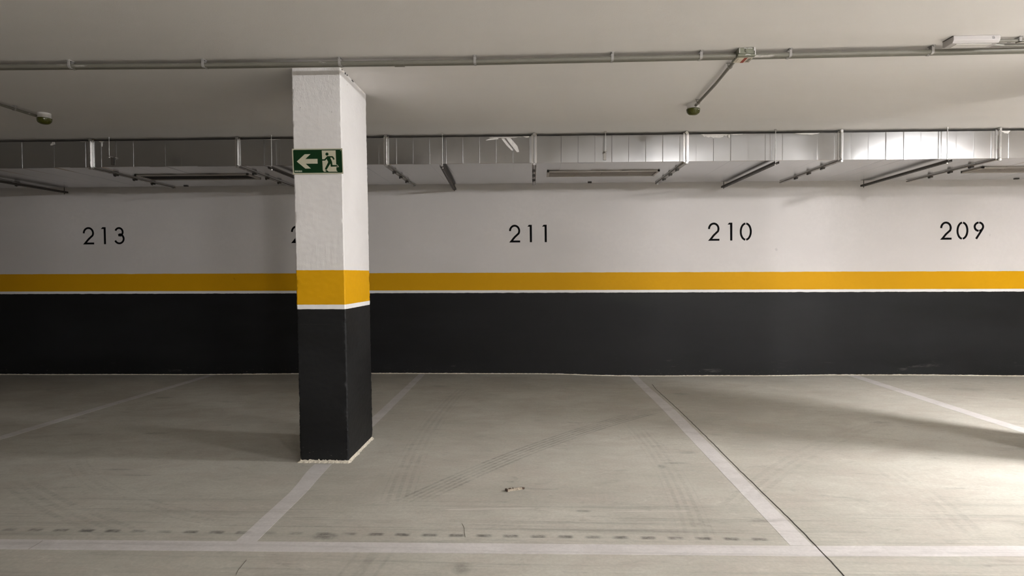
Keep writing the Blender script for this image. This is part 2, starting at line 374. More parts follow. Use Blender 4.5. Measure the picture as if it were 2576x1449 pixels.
band('black_dado', M['dado'], wb, X0, X1, lambda x: zf(x, YW)+.009+abs(jag(x, .007, 5, 4)), lambda x: 0.987+0.0006*x+jag(x, .0028, 12, 3), YW, 0.012, 0.0022)
band('mortar_joint', M['mortar'], wb, X0, X1, lambda x: zf(x, YW)-.012, lambda x: zf(x, YW)+.0085+abs(jag(x, .005, 9, 5)), YW, 0.02, 0.0045)
def side_wall(name, x0, x1, y0, y1):
    o = MB().box(x0, x1, y0, y1, -.05, ZC+.01).build(name, M['wall']); return tag(o, kind='structure')
wl = side_wall('wall_left', X0-.2, X0, Y0, YW+.2); wr = side_wall('wall_right', X1, X1+.2, Y0, YW+.2); wf = side_wall('wall_front', X0, X1, Y0-.2, Y0)
MB().box(X0, X1, Y0, Y0+.002, 0.002, .987).build('black_dado', M['dado'], wf); MB().box(X0, X1, Y0, Y0+.002, 1.018, 1.2275).build('yellow_band', M['yellow'], wf)

# cracks and the construction joint in the slab
def crack(pts, w0, w1, z=0.0016):
    out = []
    for (ax, ay), (bx, by) in zip(pts, pts[1:]):
        m = max(2, int(math.hypot(bx-ax, by-ay)/0.03))
        for i in range(m):
            t = i/m; x = ax+(bx-ax)*t; y = ay+(by-ay)*t
            out.append((x+0.004*noise.noise(Vector((y*14, x*3, 2)))+0.002*noise.noise(Vector((y*60, x*3, 5))), y))
    out.append(pts[-1])
    return MB().ribbon(out, w0, lambda a, b, t: (a, b, zf(a, b)+t), z-.003, z, w1)
crack([(1.30, 6.60), (1.283, 6.3), (1.283, 5.15), (1.272, 4.2), (1.262, 3.66), (1.259, 3.27), (1.258, 2.9), (1.249, 2.68), (1.238, 2.40), (1.225, 1.9)], 0.0035, 0.0048).build('floor_joint', M['crack'], floor)
crack([(-1.205, 2.34), (-1.212, 2.375), (-1.222, 2.46)], 0.0007, 0.0012).build('hairline_crack', M['hair'], floor)
crack([(-0.352, 2.86), (-0.333, 2.80), (-0.318, 2.71)], 0.0005, 0.0007).build('hairline_crack', M['hair'], floor)
crack([(-2.24, 2.53), (-2.24, 2.575), (-2.245, 2.615)], 0.0007, 0.001).build('hairline_crack', M['hair'], floor)

# ------------------------------------------------------------------ bay lines
def flat(a, b, t): return (a, b, zf(a, b)+t)
def line_mb(mb, x0, x1, ya, yb, seed):
    n = max(2, int((yb-ya)/0.05)); vs = []
    for i in range(n+1):
        y = ya+(yb-ya)*i/n
        for x, sd in ((x0(y), seed), (x1(y), seed+5)):
            x += 0.0022*noise.noise(Vector((y*6, sd, 0)))
            vs += [(x, y, zf(x, y)+.0007), (x, y, zf(x, y)-.003)]
    fs = []
    for i in range(n):
        a = i*4; b = a+4; fs += [(a, a+2, b+2, b), (a, b, b+1, a+1), (a+2, a+3, b+3, b+2)]
    fs += [(0, 1, 3, 2), (n*4, n*4+2, n*4+3, n*4+1)]
    return mb.add(vs, fs)
def fy(x): return 2.652+0.0115*x if x < 1.2 else 2.666+0.030*(x-1.2)
for nm, x0, x1, parts_, lab in (
    (0, lambda y: -4.032+.018*(y-4.3), lambda y: -3.935+.015*(y-4.3), [(2.64, 7.12)], 'white painted bay line between spaces 213 and 212, dim and dusty'),
    (1, lambda y: -1.357-.006*(y-2.63)-.04*smooth01((4.2-y)/.5)*smooth01((y-3.2)/.5), lambda y: -1.262-.010*(y-2.63)-.02*smooth01((4.2-y)/.5)*smooth01((y-3.2)/.5), [(2.6375, 3.74), (4.37, 7.12)], 'white painted bay line running under the column with the exit sign'),
    (2, lambda y: 1.138+.002*(y-2.7)-.009*smooth01((y-5)/2), lambda y: 1.236+.006*(y-2.7)-.03*smooth01((y-5)/2), [(2.6685, 7.12)], 'white painted bay line between spaces 211 and 210, dark joint beside it'),
    (3, lambda y: 3.690-.004*(y-4.6), lambda y: 3.812-.004*(y-4.6), [(2.76, 7.12)], 'white painted bay line between spaces 210 and 209')):
    mb = MB()
    for ya, yb in parts_: line_mb(mb, x0, x1, ya, yb, nm*11)
    tag(mb.build('bay_line', M['line']), lab, 'floor line')
mb = MB(); n = 240; vs = []
for i in range(n+1):
    x = -7+14*i/n
    for y, sd in ((fy(x)-.097, 50), (fy(x), 60)):
        y += 0.0015*noise.noise(Vector((x*6, sd, 0))); vs += [(x, y, .0007), (x, y, -.003)]
fs = []
for i in range(n): a = i*4; b = a+4; fs += [(a, b, b+2, a+2), (a, a+1, b+1, b), (a+2, b+2, b+3, a+3)]
tag(mb.add(vs, fs).build('bay_front_line', M['line']), 'long white painted line crossing the floor along the front of all bays', 'floor line')

# ------------------------------------------------------------------ columns
CX0, CX1, CY0, CY1 = -1.515, -1.197, 3.772, 4.345
def per_pts():
    pts = []
    def seg(a, b, n): return [(a[0]+(b[0]-a[0])*i/n, a[1]+(b[1]-a[1])*i/n) for i in range(n)]
    c = 0.007
    P = [(CX0+c, CY0), (CX1-c, CY0), (CX1, CY0+c), (CX1, CY1-c), (CX1-c, CY1), (CX0+c, CY1), (CX0, CY1-c), (CX0, CY0+c)]
    N = [34, 2, 40, 2, 10, 2, 20, 2]
    for i in range(8): pts += seg(P[i], P[(i+1) % 8], N[i])
    return pts
PER = per_pts()
def col_pt(x, y, z):
    cxm, cym = (CX0+CX1)/2, (CY0+CY1)/2
    dcor = min(math.hypot(x-a, y-b) for a in (CX0, CX1) for b in (CY0, CY1))
    edge = max(0, 1-dcor/0.022)
    nx = noise.noise(Vector((x*30, y*30, z*38))); n2 = noise.noise(Vector((x*70+9, y*70, z*95))); n3 = noise.noise(Vector((x*4, y*4, z*3.3)))
    low = 1.5 if z < 0.99 else 1.0
    chip = max(0, noise.noise(Vector((x*25+4, y*25, z*21)))-0.25)*0.010*edge*low
    n4 = noise.noise(Vector((x*40, y*40, z*210)))
    d = 0.0008*nx+0.0015*n3+edge*low*(0.0010*nx+0.0016*n2+0.0016*n4)-chip
    v = Vector((x-cxm, y-cym)); u = Vector((v.x/0.159, v.y/0.2865)); m = max(abs(u.x), abs(u.y))
    nrm = Vector((u.x if abs(u.x) > m-0.08 else 0, u.y if abs(u.y) > m-0.04 else 0)).normalized()
    return (x+nrm.x*d-0.0115*z+0.003, y+nrm.y*d, z)
def col_zone(name, mat, parent, zb, zt, step):
    """zb, zt: functions of the perimeter position"""
    n = len(PER); k = max(1, int(round((zt(0, 0)-zb(0, 0))/step))); vs = []; fs = []
    for j in range(k+1):
        for (x, y) in PER:
            a = zb(x, y); b = zt(x, y); vs.append(col_pt(x, y, a+(b-a)*j/k))
    for j in range(k):
        for i in range(n): fs.append((j*n+i, j*n+(i+1) % n, (j+1)*n+(i+1) % n, (j+1)*n+i))
    fs.append(tuple(range(n-1, -1, -1))); fs.append(tuple(range(k*n, (k+1)*n)))
    return MB().add(vs, fs).build(name, mat, parent, smooth=True)
def pj(x, y, amp, seed, s=30): return amp*(noise.noise(Vector((x*s, y*s, seed)))+0.6*noise.noise(Vector((x*s*3, y*s*3, seed+4))))
col = thing('concrete_column', (-1.356, 4.058, 0), 'square concrete column with yellow band, black base and green exit sign on its face', 'column')
zfoot = lambda x, y: 0.012+abs(pj(x, y, .024, 8, 70)) if y < CY0+.01 else 0.018+pj(x, y, .002, 8)
z_a = lambda x, y: 0.990+pj(x, y, .0012, 3); z_b = lambda x, y: 1.019+pj(x, y, .0008, 5); z_c = lambda x, y: 1.240+pj(x, y, .0012, 6)
col_zone('black_base', M['dado'], col, zfoot, z_a, 0.0055)
col_zone('white_strip', M['strip'], col, z_a, z_b, 0.010)
col_zone('yellow_band', M['yellow'], col, z_b, z_c, 0.0065)
col_zone('plaster_shaft', M['plaster'], col, z_c, lambda x, y: ZC, 0.0065)
# mortar foot: spatter skirt round the bottom
n = len(PER); vs = []; fs = []
for (x, y) in PER: vs.append(col_pt(x, y, zfoot(x, y)))
for (x, y) in PER:
    p = col_pt(x, y, .01); vx, vy = x-(CX0+CX1)/2, y-(CY0+CY1)/2; ox = .004 if abs(vx) > .150 else 0; oy = .004 if abs(vy) > .28 else 0
    vs.append((p[0]+math.copysign(ox, vx), p[1]+math.copysign(oy, vy), 0.010+.002*noise.noise(Vector((x*40, y*40, 3)))))
for (x, y) in PER:
    vx, vy = x-(CX0+CX1)/2, y-(CY0+CY1)/2; j = abs(pj(x, y, .016, 21, 35)); ox = (.010+j) if abs(vx) > .150 else 0; oy = (.014+j) if abs(vy) > .28 else 0
    vs.append((x+math.copysign(ox, vx), y+math.copysign(oy, vy), 0.0005))
for k in range(2):
    for i in range(n): fs.append((k*n+i, k*n+(i+1) % n, (k+1)*n+(i+1) % n, (k+1)*n+i))
MB().add(vs, fs).build('mortar_foot', M['mortar'], col)
# dark gaps where the plaster misses the slab, right-hand top edge
for (y, dz, sy, sz) in ((3.800, .003, .008, .0035), (3.865, .005, .009, .007), (3.905, .003, .011, .004), (4.015, .003, .016, .003), (4.030, .005, .009, .003)):
    x = CX1-0.0115*2.52+.003
    MB().prism([(y+sy*math.cos(a)*(.8+.3*noise.noise(Vector((a, y*9, 0)))), ZC-dz-.002+sz*math.sin(a)) for a in [i*math.pi/4 for i in range(8)]], lambda a, b, t: (t, a, b), x-.006, x+.0022).build('plaster_gap', M['void'], col)
# construction joint scores on the column faces
MB().ribbon([(CX0+.02+i*.014, .893+.003*noise.noise(Vector((i*.7, 1, 1)))) for i in range(15)], .0035, lambda a, b, t: (a-.0115*b+.003, t, b), CY0-.0032, CY0+.002, .001).build('score_mark', M['void'], col)
# the next column of the row stands just outside the frame
col2 = copy_tree(col); col2.location = (3.775, 4.058, 0); tag(col2, 'matching square concrete column just beyond the right edge, beside bay 209', 'column')

# ------------------------------------------------------------------ exit sign
SX, SZ, SY = -1.3745, 1.9325, CY0-.004
sg = thing('exit_sign', (SX, SY, SZ), 'green and cream emergency exit sign with left arrow and running figure, high on the column', 'sign')
def sp(px, py): return ((px-1268)/2085*.326, -(py-732)/1050*.161)
def sfn(a, b, t): return (SX+a-0.0115*b, SY-t, SZ+b)
MB().prism([sp(*p) for p in ((222, 205), (2296, 205), (2318, 1252), (243, 1266))], sfn, 0, .0030).build('panel', M['sign_cream'], sg)
def rrect(x0, y0, x1, y1, r, dx=18):
    o = []
    for cx, cy, a0 in ((x1-r, y0+r, -90), (x1-r, y1-r, 0), (x0+r, y1-r, 90), (x0+r, y0+r, 180)):
        for i in range(5):
            a = math.radians(a0+22.5*i); yy = cy+r*math.sin(a); o.append((cx+r*math.cos(a)+dx*(yy-y0)/(y1-y0), yy))
    return o
MB().prism([sp(*p) for p in rrect(272, 252, 2268, 1208, 48)], sfn, .0030, .0036).build('green_field', M['sign_green'], sg)
MB().prism([sp(*p) for p in ((415, 733), (748, 435), (985, 435), (770, 632), (1270, 632), (1274, 828), (780, 828), (995, 1030), (765, 1030))], sfn, .0036, .0042).build('arrow', M['sign_cream'], sg)
dw = MB().prism([sp(*p) for p in ((1455, 290), (2022, 290), (2042, 1110), (2090, 1167), (1530, 1167), (1482, 1105))], sfn, .0036, .0042)
dw.prism([sp(*p) for p in ((2036, 872), (2085, 885), (2120, 925), (2142, 978), (2036, 984))], sfn, .0036, .00419); dw.build('doorway', M['sign_cream'], sg)
fg = MB(); T0, T1 = .0042, .0048
fg.prism([sp(1668+64*math.cos(a), 440+64*math.sin(a)) for a in [i*math.pi/10 for i in range(20)]], sfn, T0, T1)
px = lambda w: w/2085*.326
def strk(pts, w, w2=None, k=0): fg.ribbon([sp(*p) for p in pts], px(w), sfn, T0, T1+k*.00005, px(w2) if w2 else None)
fg.prism([sp(*p) for p in ((1652, 545), (1680, 525), (1890, 525), (1925, 560), (1800, 590), (1835, 670), (1866, 745), (1872, 830), (1720, 790), (1700, 740), (1652, 648))], sfn, T0, T1)
strk([(1462, 680), (1572, 680), (1690, 555)], 58, None, 1); strk([(1862, 552), (1905, 575), (1955, 668)], 66, 62, 2)
strk([(1775, 770), (1700, 900), (1600, 1075)], 110, 78, 3); strk([(1835, 780), (1848, 925), (1870, 925)], 78, 76, 4); strk([(1815, 926), (2050, 926), (2098, 950)], 74, 40, 5)
fg.prism([sp(*p) for p in ((1575, 1100), (1655, 1105), (1725, 1167), (1630, 1167))], sfn, T0, T1)
fg.build('running_figure', M['sign_green'], sg)
MB().prism([sp(*p) for p in ((312, 1092), (632, 1098), (636, 1178), (318, 1178))], sfn, .0036, .0040).build('maker_plate', M['plate'], sg)
pm = MB()
for i, x in enumerate((330, 372, 410, 452, 500, 538, 580)): pm.prism([sp(x, 1112+(i % 2)*10), sp(x+26, 1112), sp(x+28, 1160), sp(x+4, 1166)], sfn, .0040, .0043)
pm.build('small_print', M['sign_cream'], sg)['kind'] = 'stuff'
MB().prism([sp(2226+13*math.cos(a), 300+13*math.sin(a)) for a in [i*math.pi/4 for i in range(8)]], sfn, .0036, .0045).build('screw', M['sign_cream'], sg)

# ------------------------------------------------------------------ stencilled bay numbers
PXM = 210.6   # pixels per metre the digits were measured in, on the wall plane
def digit_mb(ch, x0, x1, z0, z1):
    w_, h_ = x1-x0, z1-z0; s = .0232; hs = s/2; mb = MB()
    f = lambda a, b, t: (x0+a+0.0007*noise.noise(Vector((a*60, b*60, x0))), YW-t, z0+b+0.0007*noise.noise(Vector((a*60, b*60, x0+7))))
    t0, t1 = 0, .0009
    arc = lambda cx, cy, rx, ry, a0, a1, n=18: [(cx+rx*math.cos(math.radians(a0+(a1-a0)*i/n)), cy+ry*math.sin(math.radians(a0+(a1-a0)*i/n))) for i in range(n+1)]
    if ch == '2':
        rx = w_/2-hs; cy = h_-.064-hs+.004; pts = arc(w_/2, cy, rx*1.0, .062, 182, -28, 22)
        mb.ribbon(pts+[(w_*.50, h_*.30), (s*1.35, s*.80)], s, f, t0, t1)
        mb.prism([(0.0, 0.0), (w_, 0.0), (w_, s), (s*1.9, s), (s*.98, s*1.14)], f, t0, t1+.0001)
    elif ch == '1':
        mb.prism([(w_-s*1.05, 0), (w_, 0), (w_-.001, h_), (w_*.34, h_), (0, h_-s*.95), (w_-s*1.15, h_-s*.95)], f, t0, t1)
    elif ch == '3':
        r1 = w_*.40-hs*.6; r2 = w_/2-hs
        mb.ribbon(arc(w_*.47, h_-r1*1.05-hs, r1, r1*1.05, 160, -62, 18)+[(w_*.40, h_*.525)], s, f, t0, t1)
        mb.ribbon([(w_*.40, h_*.535)]+arc(w_*.49, r2*1.02+hs, r2, r2*1.02, 78, -158, 22), s, f, t0, t1+.0001)
    elif ch == '0':
        for a0, a1 in ((95, 265), (85, -85)): mb.ribbon(arc(w_/2, h_/2, w_/2-hs, h_/2-hs*.95, a0, a1, 20), s*.98, f, t0, t1)
    elif ch == '9':
        r = w_*.47-hs; cx, cy = w_/2, h_-w_*.47
        mb.ribbon(arc(cx, cy, r, r, 94, 268, 18), s, f, t0, t1); mb.ribbon(arc(cx, cy, r, r, 86, -84, 18), s, f, t0, t1)
        mb.ribbon([(cx+r*.98, cy-.012), (cx+r*.62, cy-r*.95), (w_*.27, .008)], s, f, t0, t1+.0001)
    return mb
def wx(px): # wall-plane x of a measured photo column
    return {0: 0}.get(px) if False else (px-1343)/210.4
NUMS = [('213', [(-5.527, -5.387), (-5.300, -5.238), (-5.135, -5.002)], 1.590, 1.800, 'black stencilled number 213 on the dim far left of the wall'),
        ('212', [(-2.937, -2.802), (-2.72, -2.662), (-2.58, -2.445)], 1.594, 1.802, 'black stencilled number 212 almost hidden behind the column, only part of its first digit showing'),
        ('211', [(-0.295, -0.162), (-0.076, -0.022), (0.098, 0.155)], 1.588, 1.797, 'black stencilled number 211 on the wall right of the column'),
        ('210', [(2.055, 2.188), (2.281, 2.338), (2.424, 2.564)], 1.596, 1.808, 'black stencilled number 210 on the wall below the shiny duct'),
        ('209', [(4.725, 4.856), (4.910, 5.045), (5.100, 5.226)], 1.595, 1.803, 'black stencilled number 209 on the far right of the wall')]
for s_, xs_, z0, z1, lab in NUMS:
    t_ = thing('bay_number', ((xs_[0][0]+xs_[-1][1])/2, YW, z0), lab, 'number', 'stencilled bay numbers along the wall')
    for ch, (a, b) in zip(s_, xs_): digit_mb(ch, a, b, z0+(.002 if ch == '1' else 0), z1).build('digit', M['black_paint'], t_)

# ------------------------------------------------------------------ ceiling conduits
def clip_mb(x, y, z):
    mb = MB(); n = 9; r = .0145
    out = [(y+r*math.cos(a), z+r*math.sin(a)) for a in [math.pi*(1-i/(n-1))*-1 for i in range(n)]]
    pts = [(y-.0135, ZC-.002)]+[(y-r, z+.006)]+[(y+r*math.cos(math.pi+math.pi*i/(n-1)), z+r*math.sin(math.pi+math.pi*i/(n-1))) for i in range(n)]+[(y+r, z+.006)]+[(y+.0135, ZC-.002)]
    mb.ribbon(pts, .003, lambda a, b, t: (x+t, a, b), -.0075, .0075)
    mb.box(x-.009, x+.009, y-.022, y+.022, ZC-.004, ZC-.0005); mb.box(x-.004, x+.004, y-.024, y-.016, ZC-.009, ZC-.004)
    return mb
def tubepath(mb, pts, r, n=12):
    for p, q in zip(pts, pts[1:]): mb.tube(p, q, r, n)
    return mb
TZ = 2.492
run = thing('conduit_run', (0, 3.60, ZC), 'pair of grey plastic conduits clipped across the whole ceiling, smeared with white plaster', 'conduit')
pathA = [(-13, 3.50, TZ), (-3.3, 3.566, TZ), (-2.02, 3.598, TZ), (-0.36, 3.612, TZ), (1.1895, 3.588, TZ)]
pathB = [(1.2925, 3.588, TZ), (2.32, 3.572, TZ), (2.82, 3.565, TZ), (13, 3.53, TZ)]
for pth in (pathA, pathB): tubepath(MB(), pth, .0130, 14).build('conduit_pipe', M['pvc'], run, smooth=True)
for pth in (pathA, pathB): tubepath(MB(), [(x, y+.034, z+.0015) for x, y, z in pth], .0125, 14).build('conduit_pipe', M['pvc'], run, smooth=True)
def ya(x):
    P = pathA+pathB
    for p, q in zip(P, P[1:]):
        if p[0] <= x <= q[0]: return p[1]+(q[1]-p[1])*(x-p[0])/(q[0]-p[0])
for x in (-2.83, -2.01, -1.172, -0.352, 0.469, 0.988, 1.502, 2.305, 3.1, 3.9, -3.65, -4.5):
    c = clip_mb(x, ya(x), TZ); c.add([], []); c.ribbon([(ya(x)+.020, TZ+.004), (ya(x)+.026, TZ-.008), (ya(x)+.034, TZ-.0125), (ya(x)+.044, TZ-.008), (ya(x)+.048, TZ+.004), (ya(x)+.048, ZC-.002)], .003, lambda a, b, t: (x+t, a, b), -.0065, .0065)
    c.build('pipe_clip', M['clip'], run)
MB().tube((-0.845, ya(-.845), TZ), (-0.785, ya(-.785), TZ), .0152, 14).tube((-0.845, ya(-.845)+.034, TZ), (-0.785, ya(-.785)+.034, TZ), .015, 14).build('pipe_coupling', M['pvc'], run, smooth=True)

# junction box
jb = thing('junction_box', (1.24, 3.60, ZC), 'square grey junction box on the ceiling conduits with a cream and red sticker underneath', 'junction box')
BX0, BX1, BY0, BY1 = 1.190, 1.292, 3.546, 3.664
MB().box(BX0+.003, BX1-.003, BY0+.003, BY1-.003, 2.489, ZC-.0005).build('box_body', M['pvc_box'], jb, bevel=.004)
MB().box(BX0, BX1, BY0, BY1, 2.476, 2.488).build('lid', M['pvc_box'], jb, bevel=.003)
MB().tube((1.243, BY0+.004, 2.507), (1.243, BY0-.0015, 2.507), .012, 20).tube((1.243, BY0-.0015, 2.507), (1.243, BY0-.003, 2.507), .007, 16).build('knockout', M['pvc_box'], jb)
MB().box(BX0+.008, BX1-.006, BY0+.030, BY1-.006, 2.4752, 2.4762).build('sticker', M['sticker'], jb)
MB().box(1.238, 1.256, BY0+.030, BY1-.006, 2.4744, 2.4753).build('sticker_stripe', M['red'], jb)
mk = MB()
for i in range(4):
    for j in range(2): mk.box(1.266+j*.009, 1.272+j*.009, BY0+.042+i*.016, BY0+.052+i*.016, 2.4744, 2.4753)
for i in range(5): mk.box(1.206, 1.209, BY0+.04+i*.012, BY0+.046+i*.012, 2.4746, 2.4753)
mk.build('sticker_print', M['ink'], jb)['kind'] = 'stuff'
sm = MB()
for (x, z0, z1, w2) in ((1.1985, 2.493, 2.524, .004), (1.289, 2.482, 2.524, .005), (1.284, 2.505, 2.525, .006)):
    sm.ribbon([(x+.0015*noise.noise(Vector((k*2., x*50, 0))), z0+(z1-z0)*k/6) for k in range(7)], w2, lambda a, b, t: (a, t, b), BY0-.0015, BY0+.004, w2*.5)
sm.ribbon([(1.225, 2.521), (1.24, 2.5185), (1.26, 2.521), (1.272, 2.519)], .003, lambda a, b, t: (a, t, b), BY0-.0015, BY0+.004)
sm.ribbon([(1.232, 2.481), (1.246, 2.4835), (1.262, 2.4805)], .003, lambda a, b, t: (a, t, b), BY0-.002, BY0+.002)
sm.build('plaster_smear', M['smear'], jb)['kind'] = 'stuff'

# branch conduits to the two detectors
def branch(pts, clips, label, grp):
    t_ = thing('branch_conduit', (pts[0][0], pts[0][1], ZC), label, 'conduit', grp)
    tubepath(MB(), pts, .0105, 12).build('conduit_pipe', M['pvc'], t_, smooth=True)
    for (x, y) in clips:
        c = MB().box(x-.020, x+.020, y-.007, y+.007, ZC-.004, ZC-.0005)
        n = 9; c.ribbon([(x-.0115, ZC-.001)]+[(x+.0125*math.cos(math.pi+math.pi*i/(n-1)), 2.500+.0125*math.sin(math.pi+math.pi*i/(n-1))) for i in range(n)]+[(x+.0115, ZC-.001)], .003, lambda a, b, t: (a, y+t, b), -.006, .006)
        c.box(x+.012, x+.017, y-.003, y+.003, ZC-.022, ZC-.004); c.build('pipe_clip', M['clip'], t_)
branch([(1.218, 3.655, 2.500), (1.240, 4.15, 2.500), (1.243, 4.655, 2.500)], [(1.226, 3.80), (1.243, 4.58)], 'short grey conduit from the junction box to the nearer olive detector', None)
branch([(-4.03, 3.665, 2.500), (-4.02, 4.15, 2.500), (-4.012, 4.70, 2.500)], [(-4.022, 4.05), (-4.016, 4.50)], 'grey conduit entering at the left edge and ending at the left detector', None)

def detector(x, y, lab):
    t_ = thing('ceiling_detector', (x, y, ZC), lab, 'detector', 'domed detectors on the ceiling')
    MB().lathe((x, y, ZC), [(.0455, -.0005), (.0465, -.004), (.0465, -.034), (.045, -.040)]).build('base', M['white_plastic'], t_, smooth=True)
    d = MB().lathe((x, y, ZC), [(.047, -.0395), (.0515, -.042), (.0525, -.046), (.0505, -.052), (.049, -.060), (.0455, -.069), (.039, -.078), (.030, -.0845), (.018, -.088), (.006, -.089)], 36)
    d.build('dome', M['olive'], t_, smooth=True)
    rb = MB()
    for k in range(9):
        a = math.radians(-160+k*17.5); c_, s_ = math.cos(a), math.sin(a)
        for r0, z0, r1, z1 in ((.0492, -.060, .0460, -.069), (.0460, -.069, .0400, -.078)): rb.tube((x+c_*r0, y+s_*r0, ZC+z0), (x+c_*r1, y+s_*r1, ZC+z1), .0016, 6)
    for z, r in ((-.058, .0500), (-.0665, .0475)):
        pts = [(x+r*math.cos(2*math.pi*i/32), y+r*math.sin(2*math.pi*i/32), ZC+z) for i in range(33)]
        for p, q in zip(pts, pts[1:]): rb.tube(p, q, .0013, 5)
    rb.build('vent_ribs', M['olive'], t_)
    a = math.radians(-52); MB().tube((x+.050*math.cos(a), y+.050*math.sin(a), ZC-.053), (x+.0525*math.cos(a), y+.0525*math.sin(a), ZC-.0535), .0035, 10).build('dome_highlight', M['white_plastic'], t_)  # white stud paints the small highlight on the dome
    return t_
detector(1.236, 4.697, 'olive green domed detector at the end of the conduit from the junction box')
detector(-3.962, 4.722, 'olive green domed detector at the dim left side of the ceiling')

# emergency luminaire (not lit)
eb = thing('emergency_light', (2.455, 3.465, ZC), 'unlit flat white emergency light on the ceiling beside the conduits, upper right', 'light')
EX0, EX1, EY0, EY1 = 2.328, 2.580, 3.424, 3.515
pr = [(EY0, ZC-.0005), (EY0-.001, 2.5045), (EY0+.002, 2.4975), (EY0+.012, 2.4865), (EY1-.010, 2.4850), (EY1, 2.492), (EY1, ZC-.0005)]
MB().prism(pr, lambda a, b, t: (t, a, b), EX0, EX1).build('housing', M['lamp_body'], eb, bevel=.0025)
MB().box(EX0+.03, EX1-.03, EY0+.022, EY1-.018, 2.4838, 2.4858).build('lens', M['white_plastic'], eb)
MB().box(EX0-.003, EX1+.003, EY0+.004, EY1-.004, ZC-.003, ZC-.0002).build('back_plate', M['cleat'], eb)
mk = MB().box(2.536, 2.550, EY0-.0016, EY0+.002, 2.5065, 2.5095)
for i in range(3): mk.box(2.535+i*.005, 2.5385+i*.005, EY0-.0016, EY0+.002, 2.5135+(i % 2)*.002, 2.5155+(i % 2)*.002)
mk.build('small_print', M['ink'], eb)['kind'] = 'stuff'
cb = thing('supply_conduit', (2.60, 3.47, ZC), 'thin grey conduit leaving the emergency light towards the right edge', 'conduit')
tubepath(MB(), [(2.578, 3.466, 2.507), (2.66, 3.462, 2.506), (4.0, 3.455, 2.506)], .0085, 12).build('conduit_pipe', M['pvc'], cb, smooth=True)
tubepath(MB(), [(2.578, 3.490, 2.500), (2.66, 3.510, 2.500), (2.90, 3.52, 2.500), (4.0, 3.52, 2.500)], .0085, 12).build('conduit_pipe', M['pvc'], cb, smooth=True)
MB().box(2.70, 2.718, 3.440, 3.535, ZC-.004, ZC-.0005).box(2.702, 2.716, 3.449, 3.475, 2.494, 2.4975).box(2.702, 2.716, 3.449, 3.4525, 2.494, ZC-.001).box(2.702, 2.716, 3.4745, 3.478, 2.494, ZC-.001).build('pipe_clip', M['clip'], cb)

# ------------------------------------------------------------------ ventilation duct
DY0, DY1, DZ0, DZ1 = 5.600, 6.860, 2.2475, 2.4975
duct = thing('ventilation_duct', (0.0, 6.23, DZ0), 'long flat galvanised ventilation duct with bolted flanges hung under the ceiling along the wall', 'duct')
FX = [-10.0, -8.60, -7.20, -5.80, -4.237, -2.808, -1.386, 0.006, 1.410, 2.809, 4.214, 5.62, 7.02, 8.43]
PIT = 0.1565
rnd = random.Random(5)
for k, (xa, xb) in enumerate(zip(FX, FX[1:])):
    st = [xa+.004]; x = xa+.095
    cr = []
    while x < xb-.04: cr.append(x); x += PIT
    prof = []   # (x, inset)
    prof.append((xa+.004, 0)); off = rnd.uniform(-.0024, .0024)
    for c in cr:
        off2 = rnd.uniform(-.0045, .0045)
        prof += [(c-.0040, off), (c-.0012, off-.0007), (c+.0012, off2-.0007), (c+.0040, off2)]
        off = off2+rnd.uniform(-.0008, .0008)
    prof.append((xb-.004, 0))
    vs = []; fs = []
    for x, d in prof:
        vs += [(x, DY0+d, DZ0+d*.5+.001), (x, DY0+d, DZ1), (x, DY1-d, DZ1), (x, DY1-d, DZ0+.001), (x, DY0+d+.004, DZ0+d*.6)]
    m = len(prof)
    for i in range(m-1):
        a = i*5; b = a+5
        fs += [(a, b, b+1, a+1), (a+1, b+1, b+2, a+2), (a+2, b+2, b+3, a+3), (a+3, b+3, b+4, a+4), (a+4, b+4, b, a)]
    MB().add(vs, fs).build('duct_section', M['duct'], duct)
def flange(x):
    mb = MB()
    for x0, x1, pr_, c in ((x-.026, x-.018, .004, 0), (x-.0045, x-.0015, .027, 0), (x+.0015, x+.0045, .027, 0), (x+.018, x+.024, .006, 0)):
        mb.box(x0, x1, DY0-pr_, DY0+.002, DZ0-pr_*.8, DZ1+.012); mb.box(x0, x1, DY0-pr_, DY1+pr_, DZ0-pr_*.5, DZ0+.002)
        mb.box(x0, x1, DY1-.002, DY1+pr_, DZ0-pr_*.8, DZ1+.012)
    mb.box(x-.022, x-.003, DY0-.007, DY0+.002, DZ0-.005, DZ1+.008); mb.box(x+.003, x+.021, DY0-.010, DY0+.002, DZ0-.006, DZ1+.008)
    f_ = mb.build('flange', M['flange'], duct)
    MB().box(x-.021, x-.004, DY0-.002, DY1+.045, DZ0-.014, DZ0-.0035).box(x+.005, x+.019, DY0-.002, DY1+.040, DZ0-.012, DZ0-.0035).build('flange_bar', M['bar'], f_)
    MB().box(x-.009, x+.010, DY0-.030, DY0-.012, DZ1-.004, DZ1+.020).tube((x-.016, DY0-.021, DZ1+.012), (x+.014, DY0-.021, DZ1+.012), .005, 8).build('corner_bolt', M['zinc'], f_)
    MB().box(x-.008, x+.010, DY0-.030, DY0-.010, DZ0-.024, DZ0-.004).tube((x-.015, DY0-.022, DZ0-.016), (x+.014, DY0-.022, DZ0-.016), .005, 8).build('corner_bolt', M['zinc'], f_)
    MB().box(x-.0065, x-.0045, DY0-.026, DY0-.014, DZ0+.02, DZ1-.01).build('sealing_strip', M['zinc'], f_)
    for y in (DY0+.33, DY0+.62, DY0+.92):
        MB().box(x-.016, x+.012, y-.022, y+.022, DZ0-.027, DZ0-.006).box(x-.020, x-.008, y-.010, y+.010, DZ0-.034, DZ0-.010).build('cleat', M['cleat'], f_)
    return f_
for x in FX: flange(x)
